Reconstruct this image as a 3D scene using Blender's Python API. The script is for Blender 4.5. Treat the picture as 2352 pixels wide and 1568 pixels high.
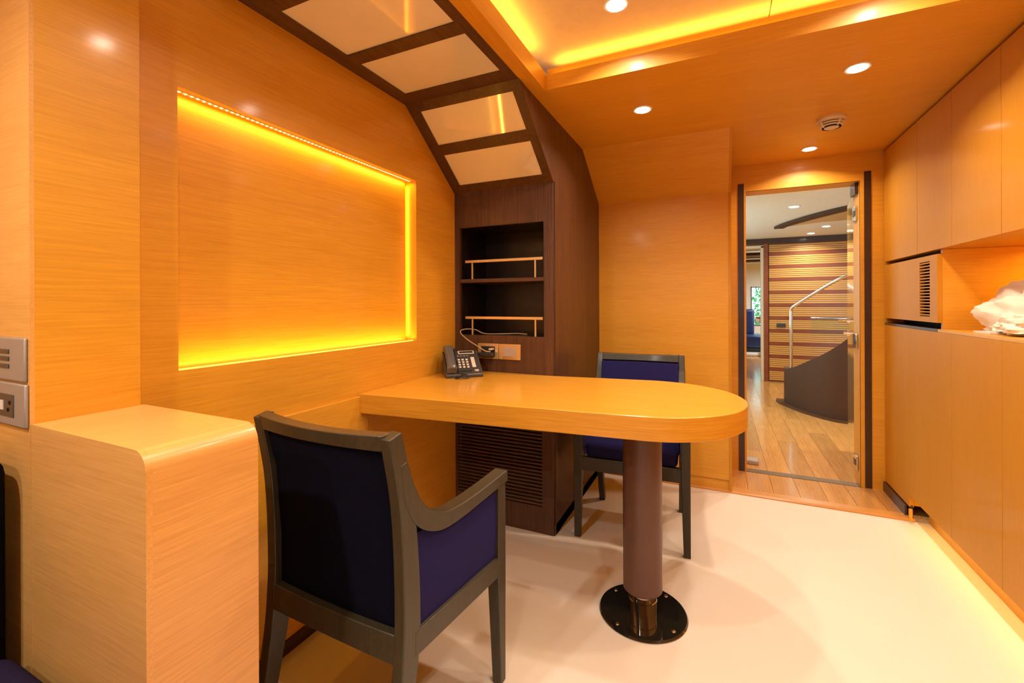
import bpy, bmesh, math, random
from mathutils import Vector, Matrix, noise
random.seed(7)
scene = bpy.context.scene
C = scene.collection
for o in list(bpy.data.objects):
    bpy.data.objects.remove(o)

# ------------------------------------------------------------------ camera
F_PX, CX, CY, W, Hh = 1026.0, 1176.0, 694.8, 2352.0, 1568.0
YAW, ROLL, CAM_H = 0.4345, -0.004, 1.15
cam_d = bpy.data.cameras.new('camera')
cam_d.sensor_fit = 'HORIZONTAL'
cam_d.sensor_width = 36.0
cam_d.lens = 36.0 * F_PX / W
cam_d.shift_y = (CY - Hh / 2) / W
cam_d.clip_start = 0.02
cam = bpy.data.objects.new('camera', cam_d)
C.objects.link(cam)
cam.location = (0, 0, CAM_H)
fw = Vector((-math.sin(YAW), math.cos(YAW), 0))
r0 = Vector((math.cos(YAW), math.sin(YAW), 0))
u0 = Vector((0, 0, 1))
rt = r0 * math.cos(ROLL) + u0 * math.sin(ROLL)
up = -r0 * math.sin(ROLL) + u0 * math.cos(ROLL)
cam.matrix_world = Matrix(((rt.x, up.x, -fw.x, 0), (rt.y, up.y, -fw.y, 0), (rt.z, up.z, -fw.z, CAM_H), (0, 0, 0, 1)))
scene.camera = cam

# ------------------------------------------------------------------ world, exposure
world = bpy.data.worlds.new('world')
scene.world = world
world.use_nodes = True
wn = world.node_tree
wn.nodes.clear()
wo = wn.nodes.new('ShaderNodeOutputWorld')
bg = wn.nodes.new('ShaderNodeBackground')
bg.inputs[0].default_value = (0.62, 0.86, 1.0, 1)
bg.inputs[1].default_value = 2.2
wn.links.new(bg.outputs[0], wo.inputs[0])
scene.view_settings.view_transform = 'Standard'
scene.view_settings.look = 'None'
scene.view_settings.exposure = 0.0
scene.view_settings.gamma = 1.0
scene.view_settings.use_curve_mapping = False
scene.cycles.use_denoising = True
scene.cycles.max_bounces = 6
scene.cycles.diffuse_bounces = 4
scene.cycles.glossy_bounces = 3
scene.cycles.transmission_bounces = 4
scene.cycles.caustics_reflective = False
scene.cycles.caustics_refractive = False
scene.cycles.use_adaptive_sampling = True
scene.cycles.adaptive_threshold = 0.05
scene.cycles.adaptive_min_samples = 12
scene.cycles.sample_clamp_indirect = 6.0
WARM = (1.0, 0.79, 0.60)
YEL = (1.0, 0.60, 0.055)
P_DOWN, P_COVE, P_NICHE, P_FILL = 5.9, 2.7, 1.2, 2.0

# ------------------------------------------------------------------ materials
MATS = {}
def nmat(name):
    m = bpy.data.materials.new(name)
    m.use_nodes = True
    nt = m.node_tree
    b = nt.nodes['Principled BSDF']
    MATS[name] = m
    return m, nt, b

def plain(name, col, rough=0.5, metal=0.0, spec=0.5, coat=0.0, sheen=0.0, bump=0.0, bscale=300):
    m, nt, b = nmat(name)
    b.inputs['Base Color'].default_value = (*col, 1)
    b.inputs['Roughness'].default_value = rough
    b.inputs['Metallic'].default_value = metal
    b.inputs['Specular IOR Level'].default_value = spec
    b.inputs['Coat Weight'].default_value = coat
    b.inputs['Coat Roughness'].default_value = 0.08
    if sheen:
        b.inputs['Sheen Weight'].default_value = sheen
        b.inputs['Sheen Roughness'].default_value = 0.35
        b.inputs['Sheen Tint'].default_value = (.45, .42, 1, 1)
    tc = nt.nodes.new('ShaderNodeTexCoord')
    nz = nt.nodes.new('ShaderNodeTexNoise')
    nz.inputs['Scale'].default_value = bscale
    nz.inputs['Detail'].default_value = 1
    nt.links.new(tc.outputs['Object'], nz.inputs['Vector'])
    mx = nt.nodes.new('ShaderNodeMix')
    mx.data_type = 'RGBA'
    mx.inputs[0].default_value = 0.5
    mx.inputs[6].default_value = tuple(c * 0.93 for c in col) + (1,)
    mx.inputs[7].default_value = tuple(min(1, c * 1.07) for c in col) + (1,)
    nt.links.new(nz.outputs['Fac'], mx.inputs[0])
    nt.links.new(mx.outputs[2], b.inputs['Base Color'])
    if bump:
        bp = nt.nodes.new('ShaderNodeBump')
        bp.inputs['Strength'].default_value = bump
        bp.inputs['Distance'].default_value = 0.002
        nt.links.new(nz.outputs['Fac'], bp.inputs['Height'])
        nt.links.new(bp.outputs[0], b.inputs['Normal'])
    return m

def wood(name, col, axis='y', rough=0.38, contrast=0.10, fine=210, coat=0.25, rnd=0.0):
    m, nt, b = nmat(name)
    tc = nt.nodes.new('ShaderNodeTexCoord')
    mp = nt.nodes.new('ShaderNodeMapping')
    sc = [1.0, 1.0, 1.0]
    for a_ in axis:
        sc['xyz'.index(a_)] = 0.03
    mp.inputs['Scale'].default_value = sc
    nt.links.new(tc.outputs['Object'], mp.inputs['Vector'])
    n1 = nt.nodes.new('ShaderNodeTexNoise')
    n1.inputs['Scale'].default_value = fine
    n1.inputs['Detail'].default_value = 3
    n1.inputs['Roughness'].default_value = 0.65
    nt.links.new(mp.outputs[0], n1.inputs['Vector'])
    n2 = nt.nodes.new('ShaderNodeTexNoise')
    n2.inputs['Scale'].default_value = 9
    n2.inputs['Detail'].default_value = 1
    n2.inputs['Distortion'].default_value = 0.6
    nt.links.new(mp.outputs[0], n2.inputs['Vector'])
    md = nt.nodes.new('ShaderNodeMath')
    md.operation = 'MULTIPLY_ADD'
    md.inputs[1].default_value = 0.74
    nt.links.new(n1.outputs['Fac'], md.inputs[0])
    ms = nt.nodes.new('ShaderNodeMath')
    ms.operation = 'MULTIPLY'
    ms.inputs[1].default_value = 0.26
    nt.links.new(n2.outputs['Fac'], ms.inputs[0])
    nt.links.new(ms.outputs[0], md.inputs[2])
    rp = nt.nodes.new('ShaderNodeValToRGB')
    rp.color_ramp.elements[0].position = 0.34
    rp.color_ramp.elements[1].position = 0.66
    rp.color_ramp.elements[0].color = (*[max(0, c * (1 - contrast * (1 + .5 * i))) for i, c in enumerate(col)], 1)
    rp.color_ramp.elements[1].color = (*[min(1, c * (1 + contrast)) for c in col], 1)
    nt.links.new(md.outputs[0], rp.inputs[0])
    out = rp.outputs[0]
    if rnd:
        oi = nt.nodes.new('ShaderNodeObjectInfo')
        hs = nt.nodes.new('ShaderNodeHueSaturation')
        mr = nt.nodes.new('ShaderNodeMapRange')
        mr.inputs[3].default_value = 1 - rnd
        mr.inputs[4].default_value = 1 + rnd
        nt.links.new(oi.outputs['Random'], mr.inputs[0])
        nt.links.new(mr.outputs[0], hs.inputs['Value'])
        nt.links.new(out, hs.inputs['Color'])
        out = hs.outputs[0]
    nt.links.new(out, b.inputs['Base Color'])
    b.inputs['Roughness'].default_value = rough
    b.inputs['Coat Weight'].default_value = coat
    b.inputs['Coat Roughness'].default_value = 0.12
    return m

def emis(name, col, strength):
    m, nt, b = nmat(name)
    b.inputs['Base Color'].default_value = (*col, 1)
    b.inputs['Emission Color'].default_value = (*col, 1)
    b.inputs['Emission Strength'].default_value = strength
    m.cycles.emission_sampling = 'NONE'
    return m

OAK = (0.67, 0.325, 0.024)
oak_y = wood('oak_grain_along_room', OAK, 'y')
oak_x = wood('oak_grain_across_room', OAK, 'x', coat=.08, rough=.45)
oak_z = wood('oak_vertical_grain', (0.55, 0.25, 0.017), 'z', contrast=.06, rough=.5, coat=.14)
oak_z.node_tree.nodes['Principled BSDF'].inputs['Specular IOR Level'].default_value = .2
oak_desk = wood('oak_desk', (0.69, 0.34, 0.034), 'x', rough=.26, coat=.4)
oak_band = wood('oak_edge_band', (0.66, 0.31, 0.026), 'xy', rough=.3, contrast=.13)
oak_box_y = wood('oak_pale_along', (0.70, 0.37, 0.105), 'y', rough=.3)
oak_box = wood('oak_pale', (0.70, 0.37, 0.105), 'x', rough=.3)
wenge = wood('wenge_vertical', (0.085, 0.036, 0.014), 'z', rough=.45, contrast=.35, fine=120, coat=.12)
wenge_x = wood('wenge_across', (0.085, 0.036, 0.014), 'x', rough=.45, contrast=.35, fine=120, coat=.12)
wenge_y = wood('wenge_along', (0.085, 0.036, 0.014), 'y', rough=.45, contrast=.35, fine=120, coat=.12)
wenge_slat = wood('wenge_slats', (0.10, 0.044, 0.018), 'x', rough=.5, contrast=.2)
dark_trim = wood('dark_trim', (0.045, 0.018, 0.008), 'z', contrast=.3)
plank_m = wood('oak_plank', (0.58, 0.29, 0.085), 'y', rough=.2, contrast=.2, coat=.6, rnd=.16)
thresh_m = wood('oak_nosing', (0.62, 0.29, 0.07), 'x', rough=.3)
red_wood = wood('red_brown_slat', (0.22, 0.055, 0.018), 'x', contrast=.25)
pale_slat = wood('pale_slat', (0.60, 0.31, 0.085), 'x', contrast=.1)
stair_m = wood('dark_stair_wood', (0.062, 0.024, 0.007), 'z', rough=.8, coat=0)
carpet_m = plain('cream_carpet', (0.76, 0.69, 0.59), rough=.95, spec=.05, bump=.25, bscale=420)
glass_m = plain('opal_glass', (0.88, 0.84, 0.76), rough=.06, spec=.9, bscale=3)
glass_m.node_tree.nodes['Principled BSDF'].inputs['Coat Weight'].default_value = 1.0
glass_m.node_tree.nodes['Principled BSDF'].inputs['Coat IOR'].default_value = 1.9
glass_m.node_tree.nodes['Principled BSDF'].inputs['Coat Roughness'].default_value = 0.05
cream_panel = plain('cream_panel', (0.80, 0.60, 0.40), rough=.6, bscale=30)
white_ceil = plain('white_ceiling', (0.74, 0.73, 0.64), rough=.6, bscale=20)
white_pl = plain('white_plastic', (0.72, 0.64, 0.56), rough=.4)
black_pl = plain('black_plastic', (0.028, 0.026, 0.025), rough=.35)
dgrey_pl = plain('charcoal_plastic', (0.05, 0.047, 0.045), rough=.3)
grey_pl = plain('grey_plastic', (0.40, 0.36, 0.33), rough=.35)
key_pl = plain('key_plastic', (0.62, 0.54, 0.45), rough=.4)
navy = plain('navy_velvet', (0.017, 0.0155, 0.088), rough=.9, spec=.08, sheen=.12, bump=.3, bscale=500)
navy_dark = plain('navy_shaded', (0.004, 0.004, 0.010), rough=.95, spec=.05, bump=.3, bscale=500)  # the shade on the chair back is put into this near-black navy
seat_shaded = plain('navy_seat_shaded', (0.020, 0.013, 0.036), rough=.95, spec=.05, bump=.2, bscale=400)  # navy seat darkened in its colour, standing for the shade on it
frame_m = wood('charcoal_stained_wood', (0.038, 0.032, 0.017), 'z', rough=.42, contrast=.2, coat=.1)
brass = plain('brass', (0.78, 0.52, 0.20), rough=.25, metal=1.0)
brass_sat = plain('satin_brass', (0.74, 0.56, 0.27), rough=.35, metal=.85)
chrome = plain('chrome', (0.86, 0.80, 0.72), rough=.05, metal=1.0)
steel = plain('steel', (0.80, 0.78, 0.74), rough=.13, metal=1.0)
nickel = plain('satin_nickel', (0.36, 0.32, 0.28), rough=.4, metal=.35)
mirror_dk = plain('dark_polished_plate', (0.10, 0.085, 0.06), rough=.05, metal=.85, spec=.8)
post_m = plain('brown_leather', (0.105, 0.043, 0.024), rough=.42, coat=.12, bump=.05, bscale=200)
tissue_m = plain('white_tissue', (0.88, 0.80, 0.68), rough=.9, spec=.1, bscale=8)
cable_m = plain('beige_cable', (0.50, 0.36, 0.20), rough=.5)
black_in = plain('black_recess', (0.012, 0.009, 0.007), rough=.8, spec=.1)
door_m = wood('door_lacquer', (0.60, 0.31, 0.04), 'z', rough=.06, contrast=.06, coat=1.0)
blue_sofa = plain('blue_leather', (0.012, 0.030, 0.11), rough=.35)
leaf_m = plain('leaf_green', (0.14, 0.45, 0.10), rough=.6)
lens_m = emis('lamp_lens', (1.0, 0.93, 0.82), 22.0)
led_m = emis('led_warm', (1.0, 0.74, 0.24), 4.0)
led_soft = emis('led_line', YEL, 4.0)
clear_g, _nt, _b = nmat('window_glass')
_b.inputs['Base Color'].default_value = (0.85, 1.0, 0.95, 1)
_b.inputs['Transmission Weight'].default_value = 1.0
_b.inputs['Roughness'].default_value = 0.0
_b.inputs['IOR'].default_value = 1.05

# ------------------------------------------------------------------ mesh helpers
def Lk(name, me, mat, parent=None, base=None):
    o = bpy.data.objects.new(name, me)
    C.objects.link(o)
    if mat:
        if not me.materials:
            me.materials.append(mat)
    if parent:
        o.parent = parent
    return o

def mesh_vf(name, v, f):
    me = bpy.data.meshes.new(name)
    me.from_pydata([tuple(p) for p in v], [], f)
    me.update()
    return me

class MB:
    def __init__(s, off=(0, 0, 0)):
        s.v, s.f, s.o = [], [], Vector(off)
    def add(s, v, f):
        n = len(s.v)
        s.v += [Vector(p) - s.o for p in v]
        s.f += [tuple(i + n for i in q) for q in f]
        return s
    def box(s, x0, x1, y0, y1, z0, z1):
        if x0 > x1: x0, x1 = x1, x0
        if y0 > y1: y0, y1 = y1, y0
        if z0 > z1: z0, z1 = z1, z0
        v = [(x0, y0, z0), (x1, y0, z0), (x1, y1, z0), (x0, y1, z0), (x0, y0, z1), (x1, y0, z1), (x1, y1, z1), (x0, y1, z1)]
        return s.add(v, [(0, 3, 2, 1), (4, 5, 6, 7), (0, 1, 5, 4), (1, 2, 6, 5), (2, 3, 7, 6), (3, 0, 4, 7)])
    def prism(s, poly, a, b, axis='x'):
        n = len(poly)
        def mk(p, t):
            if axis == 'x': return (t, p[0], p[1])
            if axis == 'y': return (p[0], t, p[1])
            return (p[0], p[1], t)
        v = [mk(p, a) for p in poly] + [mk(p, b) for p in poly]
        f = [tuple(range(n)), tuple(range(2 * n - 1, n - 1, -1))]
        f += [(i, i + n, (i + 1) % n + n, (i + 1) % n) for i in range(n)]
        return s.add(v, f)
    def cyl(s, c, r0, r1, h, n=32, axis='z'):
        v, f = [], []
        for k, (r, z) in enumerate(((r0, 0), (r1, h))):
            for i in range(n):
                a = 2 * math.pi * i / n
                p = (r * math.cos(a), r * math.sin(a), z)
                if axis == 'x': p = (p[2], p[0], p[1])
                if axis == 'y': p = (p[0], p[2], p[1])
                v.append((c[0] + p[0], c[1] + p[1], c[2] + p[2]))
        f = [tuple(range(n - 1, -1, -1)), tuple(range(n, 2 * n))]
        f += [(i, (i + 1) % n, (i + 1) % n + n, i + n) for i in range(n)]
        return s.add(v, f)
    def lathe(s, c, prof, n=40):
        v, f = [], []
        for r, z in prof:
            for i in range(n):
                a = 2 * math.pi * i / n
                v.append((c[0] + r * math.cos(a), c[1] + r * math.sin(a), c[2] + z))
        for k in range(len(prof) - 1):
            for i in range(n):
                f.append((k * n + i, k * n + (i + 1) % n, (k + 1) * n + (i + 1) % n, (k + 1) * n + i))
        f.append(tuple(range(n - 1, -1, -1)))
        f.append(tuple(range((len(prof) - 1) * n, len(prof) * n)))
        return s.add(v, f)
    def tube(s, pts, r, n=10):
        pts = [Vector(p) for p in pts]
        v, f = [], []
        prev = None
        for i, p in enumerate(pts):
            t = (pts[min(i + 1, len(pts) - 1)] - pts[max(i - 1, 0)]).normalized()
            if prev is None:
                a = Vector((0, 0, 1)) if abs(t.z) < .9 else Vector((1, 0, 0))
                nrm = t.cross(a).normalized()
            else:
                nrm = (prev - t * prev.dot(t)).normalized()
            prev = nrm
            bn = t.cross(nrm)
            for k in range(n):
                a = 2 * math.pi * k / n
                v.append(p + nrm * (r * math.cos(a)) + bn * (r * math.sin(a)))
        for i in range(len(pts) - 1):
            for k in range(n):
                f.append((i * n + k, i * n + (k + 1) % n, (i + 1) * n + (k + 1) % n, (i + 1) * n + k))
        f.append(tuple(range(n - 1, -1, -1)))
        f.append(tuple((len(pts) - 1) * n + k for k in range(n)))
        return s.add(v, f)
    def obj(s, name, mat, parent=None, bevel=0, seg=2, smooth=False):
        me = mesh_vf(name, s.v, s.f)
        bm = bmesh.new()
        bm.from_mesh(me)
        bmesh.ops.recalc_face_normals(bm, faces=bm.faces)
        bm.to_mesh(me)
        bm.free()
        o = Lk(name, me, mat, parent)
        if parent is None:
            o.location = s.o
        if bevel:
            b = o.modifiers.new('bevel', 'BEVEL')
            b.width = bevel
            b.segments = seg
            b.limit_method = 'ANGLE'
            b.angle_limit = math.radians(40)
        if smooth or bevel:
            for p in me.polygons:
                p.use_smooth = True
            me.set_sharp_from_angle(angle=math.radians(38))
        return o

def tag(o, label, cat=None, group=None, kind=None):
    o['label'] = label
    if cat: o['category'] = cat
    if group: o['group'] = group
    if kind: o['kind'] = kind
    return o

def thing(name, loc, label, cat, group=None, rz=0):
    o = bpy.data.objects.new(name, None)
    o.empty_display_size = .1
    C.objects.link(o)
    o.location = loc
    o.rotation_euler = (0, 0, rz)
    return tag(o, label, cat, group)

def struct(mb, name, mat, label, **k):
    return tag(mb.obj(name, mat, **k), label, 'room part', kind='structure')

def area(name, loc, sx, sy, power, col, direction, parent=None, spread=math.pi, shape='RECTANGLE'):
    """rectangular lights: sx runs along the horizontal axis most square to the direction given by the longer side rule below"""
    d = bpy.data.lights.new(name, 'AREA')
    d.shape = shape
    d.size = sx
    if shape == 'RECTANGLE': d.size_y = sy
    d.energy = power
    d.color = col
    d.spread = spread
    o = bpy.data.objects.new(name, d)
    C.objects.link(o)
    off = Vector(parent.location) if parent else Vector((0, 0, 0))
    z = -Vector(direction).normalized()
    ref = Vector((1, 0, 0)) if abs(z.x) < .7 else Vector((0, 1, 0))
    if abs(z.z) < .3: y = Vector((0, 0, 1))
    else: y = Vector((0, 1, 0)) if abs(z.y) < .7 else Vector((0, 0, 1))
    x = y.cross(z).normalized()
    y = z.cross(x).normalized()
    m = Matrix(((x.x, y.x, z.x), (x.y, y.y, z.y), (x.z, y.z, z.z))).to_4x4()
    m.translation = Vector(loc) - off
    if parent: o.parent = parent
    o.matrix_local = m
    return o

def copy_tree(o, parent=None):
    c = o.copy()
    C.objects.link(c)
    c.parent = parent
    for ch in list(o.children):
        copy_tree(ch, c)
    return c

def smooth_pts(pts, n=6):
    pts = [Vector(p) for p in pts]
    out = []
    for i in range(len(pts) - 1):
        p0, p1, p2, p3 = pts[max(i - 1, 0)], pts[i], pts[i + 1], pts[min(i + 2, len(pts) - 1)]
        for k in range(n):
            t = k / n
            out.append(0.5 * ((2 * p1) + (-p0 + p2) * t + (2 * p0 - 5 * p1 + 4 * p2 - p3) * t * t + (-p0 + 3 * p1 - 3 * p2 + p3) * t ** 3))
    out.append(pts[-1])
    return out

# ------------------------------------------------------------------ room shell
XL, ZC, YD = -1.307, 2.062, 3.38
XR, YB = 0.90, -1.7
NY0, NY1, NZ0, NZ1 = 0.705, 1.737, 0.972, 1.730     # lit niche
struct(MB().box(-2.1, 1.5, YB - .1, 2.995, -.08, 0), 'floor', carpet_m, 'cream carpet covering the office floor')
# left wall around the niche
w = MB()
w.box(XL - .14, XL, .60, NY0, 0, ZC).box(XL - .14, XL, NY1, 3.2, 0, ZC)
w.box(XL - .14, XL, NY0, NY1, 0, NZ0).box(XL - .14, XL, NY0, NY1, NZ1, ZC)
w.box(XL - .14, XL - .10, NY0, NY1, NZ0, NZ1)
struct(w, 'wall_left', oak_y, 'oak panelled side wall with a long glowing recess')
struct(MB().box(XL - .10, XL - .052, NY0 - .0, NY1 - .016, NZ0, NZ1), 'wall_left_niche', oak_y, 'oak panel at the back of the glowing wall recess')
struct(MB().box(XL, XL + .012, .60, 1.40, 0, .78), 'trim_1', oak_y, 'lower oak wall panel with a thin ledge beside the desk', bevel=.002)
struct(MB().box(XL + .012, XL + .018, .60, 2.07, 0, .045), 'baseboard_left', dark_trim, 'dark skirting strip at the foot of the oak side wall')
# pillar
struct(MB().box(-1.75, -1.278, .42, .605, 0, ZC), 'wall_pillar', oak_y, 'oak clad pillar at the left edge of the room')
struct(MB().box(-1.75, -1.278, .413, .42, 0, ZC), 'trim_19', oak_box, 'oak facing on the near side of the pillar, coloured paler for the cooler light')  # paler veneer carries the cooler light on this side of the pillar
# walls behind the camera
struct(MB().box(-1.75, -1.65, YB, .42, 0, ZC), 'wall_sofa_side', oak_y, 'oak wall behind the navy sofa')
struct(MB().box(-1.75, -1.1, YB - .1, YB, 0, 2.3).box(.5, 1.45, YB - .1, YB, 0, 2.3).box(-1.1, .5, YB - .1, YB, 0, .9).box(-1.1, .5, YB - .1, YB, 1.8, 2.3), 'wall_rear', oak_x, 'oak rear wall of the office with an opening for the added window')
wr = struct(MB().box(-1.1, -1.06, YB - .08, YB + .01, .9, 1.8).box(.46, .5, YB - .08, YB + .01, .9, 1.8).box(-1.06, .46, YB - .08, YB + .01, .9, .94).box(-1.06, .46, YB - .08, YB + .01, 1.76, 1.8), 'fill_window', dark_trim, 'unseen window added in the rear wall to light the near faces')  # out of view, added so fill light reaches the near faces
MB().box(-1.06, .46, YB - .05, YB - .044, .94, 1.76).obj('pane', clear_g, wr)
area('rear_fill_light', (-.3, YB - .02, 1.35), 1.4, .75, P_FILL, (.92, .97, 1.0), (0, 1, -.05))  # fill lamp added behind the camera, tinted like daylight
struct(MB().box(1.36, 1.45, YB, 3.45, 0, ZC), 'wall_right', oak_z, 'wall behind the fitted cabinets')
# far wall left of the door with leaning top panel
YF = 2.99
far = MB()
far.box(-.78, .050, YF, YD + .1, .075, 1.812)
far.box(-.78, .050, YF + .008, YD + .1, 0, .075)
far.prism([(YF, 1.812), (YD + .1, 1.812), (YD + .1, ZC), (2.60, ZC)], -.78, .052, 'x')
struct(far, 'wall_far', oak_x, 'oak far wall with a leaning upper panel beside the doorway')
struct(MB().box(.050, .066, YF - .002, YD, 0, 1.812).prism([(YF - .002, 1.812), (YD, 1.812), (YD, ZC), (2.598, ZC)], .052, .066, 'x'), 'trim_2', oak_z, 'narrow oak edge post at the end of the far wall')
# door wall
DX0, DX1, DZ = .164, .783, 1.888
dw = MB()
dw.box(.066, DX0, YD, YD + .15, 0, ZC).box(DX1, XR + .46, YD, YD + .15, 0, ZC).box(DX0, DX1, YD, YD + .15, DZ, ZC)
struct(dw, 'wall_door', oak_x, 'oak wall around the open doorway')
for i, (a, b) in enumerate(((.116, .152), (.803, .838))):
    struct(MB().box(a, b, YD - .004, YD + .02, .012, 1.942), 'trim_%d' % (3 + i), dark_trim, ['dark upright strip left of the doorway', 'dark upright strip right of the doorway'][i])
struct(MB().box(.152, .803, YD - .003, YD + .01, DZ, 1.940).box(.152, DX0, YD - .003, YD + .01, .012, DZ).box(DX1, .803, YD - .003, YD + .01, .012, DZ), 'trim_5', oak_x, 'oak lining boards framing the doorway')
# wood landing and nosing
struct(MB().prism([(2.985, 0), (2.985, .006), (2.995, .013), (3.05, .014), (3.05, 0)], -.78, XR + .02, 'x'), 'trim_6', thresh_m, 'rounded oak nosing where carpet meets the wooden landing')
struct(MB().box(.16, .79, YD - .004, YD + .062, .011, .0145), 'trim_7', plain('threshold_grey', (.16, .11, .06), rough=.35), 'dark threshold strip across the doorway')
struct(MB().box(XR - .010, XR - .0005, 3.03, YD - .005, .012, .068), 'baseboard_right', dark_trim, 'dark skirting beside the landing under the wall units')
# ceiling with coffer hole
CXL, CXR, CYF, CYN = -.677, .80, 1.804, -.75
c = MB()
c.box(-.737, XR + .46, CYF + .014, YD, ZC, ZC + .04)
c.box(CXR + .018, XR + .46, YB, CYF + .014, ZC, ZC + .04)
c.box(-.737, CXR + .018, YB, CYN - .018, ZC, ZC + .04)
c.box(-1.75, -.737, YB, .30, ZC, ZC + .04)
struct(c, 'ceiling', oak_x, 'flat oak ceiling around the recessed cove')
struct(MB().box(-.737, CXL - .018, CYN, CYF + .014, ZC, ZC + .04), 'trim_8', oak_y, 'narrow oak ceiling strip between dark panels and cove')
struct(MB().box(-2.0, 1.5, YB - .1, YD + .15, 2.30, 2.36), 'ceiling_roof', oak_x, 'closing slab over the cove')
# coffer fascias
f_ = MB()
f_.box(CXL - .018, CXL, CYN, CYF + .014, ZC, 2.140)
f_.box(CXR, CXR + .018, CYN, CYF + .014, ZC, 2.140)
f_.box(CXL - .018, CXR + .018, CYN - .018, CYN, ZC, 2.140)
struct(f_, 'trim_9', oak_y, 'oak fascia boards along the sides of the ceiling cove')
struct(MB().box(CXL, CXR, CYF, CYF + .014, ZC, 2.126), 'trim_10', oak_x, 'lower oak fascia board at the far end of the cove')
struct(MB().box(CXL, CXR, CYF + .030, CYF + .042, ZC + .03, 2.166), 'trim_11', oak_x, 'upper oak fascia board lit from the cove edge')
cv = thing('ceiling_cove_panel', (0, .5, 2.20), 'cream ceiling panels glowing yellow at the cove edges', 'ceiling panel')
xs = [-.80, -.315 + .455 + .03, .93]
for i in range(2):
    for j, (ya, yb) in enumerate(((-.85, .52), (.523, 1.92))):
        MB(cv.location).box(xs[i] + .0015, xs[i + 1] - .0015, ya, yb, 2.20, 2.215).obj('panel', cream_panel, cv)

# ------------------------------------------------------------------ LED lines
def led_line(label, base, tape, light_args, dots=None):
    t = thing('led_strip', base, label, 'led strip', 'hidden led strips')
    MB(base).box(*tape).obj('tape', led_soft if not dots else white_pl, t)
    if dots:
        p0, p1, n, s = dots
        d0 = None
        for i in range(n):
            q = Vector(p0).lerp(Vector(p1), (i + .5) / n) - Vector(base)
            if d0 is None:
                d0 = MB().box(-s, s, -s, s, -.0015, 0).obj('led', led_m, t)
                o = d0
            else:
                o = d0.copy(); C.objects.link(o); o.parent = t
            o.location = q
    for a in light_args:
        area('led_light', *a, parent=t)
    return t

NL = NY1 - NY0
NM, NZM = (NY0 + NY1) / 2, (NZ0 + NZ1) / 2
xm = XL - .027
led_line('dotted led strip under the top edge of the glowing wall recess', (xm, NM, NZ1), (xm - .005, xm + .005, NY0 + .01, NY1 - .01, NZ1 - .0015, NZ1),
         [((xm, NM, NZ1 - .006), .012, NL - .02, P_NICHE, YEL, (-.35, 0, -1))], ((xm, NY0 + .01, NZ1 - .0015), (xm, NY1 - .01, NZ1 - .0015), 62, .003))
led_line('led strip along the bottom sill of the glowing wall recess', (xm, NM, NZ0), (xm + .004, xm + .014, NY0 + .01, NY1 - .01, NZ0, NZ0 + .002),
         [((xm + .01, NM, NZ0 + .006), .012, NL - .02, P_NICHE, YEL, (-.35, 0, 1))])
led_line('led strip behind the far upright edge of the glowing wall recess', (XL - .075, NY1, 1.35), (XL - .098, XL - .09, NY1 - .012, NY1 - .004, NZ0 + .02, NZ1 - .02),
         [((XL - .058, NY1 - .012, NZM), 0.008, NZ1 - NZ0 - .04, .5, YEL, (.25, 1, 0))])
led_line('led strip along the left side of the ceiling cove', (CXL, .5, 2.15), (CXL - .05, CXL - .035, CYN, CYF - .03, 2.140, 2.144),
         [((CXL - .03, .52, 2.150), .02, 2.4, P_COVE, YEL, (.45, 0, 1))])
led_line('led strip along the far side of the ceiling cove', (0, CYF, 2.15), (CXL + .03, CXR - .03, CYF + .016, CYF + .028, 2.10, 2.104),
         [((.06, CYF + .055, 2.170), 1.40, .02, P_COVE * .62, YEL, (0, -.4, 1)), ((.06, CYF + .022, 2.124), 1.40, .01, .5, YEL, (0, .9, .8))])
led_line('led strip along the right side of the ceiling cove', (CXR, .5, 2.15), (CXR + .035, CXR + .05, CYN, CYF - .03, 2.140, 2.144),
         [((CXR + .03, .52, 2.150), .02, 2.4, P_COVE, YEL, (-.45, 0, 1))])
led_line('led strip under the base of the fitted wall units', (.94, 2.0, .13), (.93, .94, .4, 2.98, .127, .131),
         [((.935, 1.75, .122), .015, 2.4, 1.2, YEL, (.0, 0, -1))])
led_line('led strip lighting the counter alcove in the wall units', (1.30, 2.2, 1.38), (1.26, 1.28, 1.5, 2.6, 1.381, 1.385),
         [((1.27, 2.05, 1.375), .02, 1.0, 5.5, YEL, (.15, 0, -1))])

# ------------------------------------------------------------------ downlights
def downlight(x, y, z, label, power=P_DOWN, col=WARM, r=.034, spread=2.5):
    t = thing('downlight', (x, y, z), label, 'downlight', 'round recessed downlights')
    MB((x, y, z)).lathe((x, y, z), [(r * .92, 0.004), (r * 1.0, -.004), (r * 1.28, -.004), (r * 1.32, 0), (r * 1.32, .004)]).obj('trim_ring', white_pl, t, smooth=True)
    MB((x, y, z)).cyl((x, y, z - .0055), r * .97, r * .9, .003).obj('lens', lens_m, t)
    area('lamp_light', (x, y, z - .008), r * 1.7, 0, power, col, (0, 0, -1), t, spread, 'DISK')
    return t
downlight(.493, 2.151, ZC, 'downlight in the oak ceiling nearest the wall units')
downlight(-.326, 2.180, ZC, 'downlight in the oak ceiling above the second chair')
downlight(.491, 3.168, ZC, 'downlight in front of the doorway')
k = 0
for y, nm in ((1.585, 'far'), (.93, 'middle'), (.10, 'near')):
    for x, sd in ((-.326, 'left'), (.49, 'right')):
        downlight(x, y, 2.20, 'downlight at the %s %s of the glowing cove panels' % (nm, sd), power=P_DOWN * (.95 if x < 0 else .95))
downlight(-1.0, -.32, ZC, 'unseen downlight added over the sofa corner to light the near faces', power=P_DOWN * 2.9, col=(1, .92, .82), spread=3.0)  # out of view, added to brighten the low cabinet and pillar fronts
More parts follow.
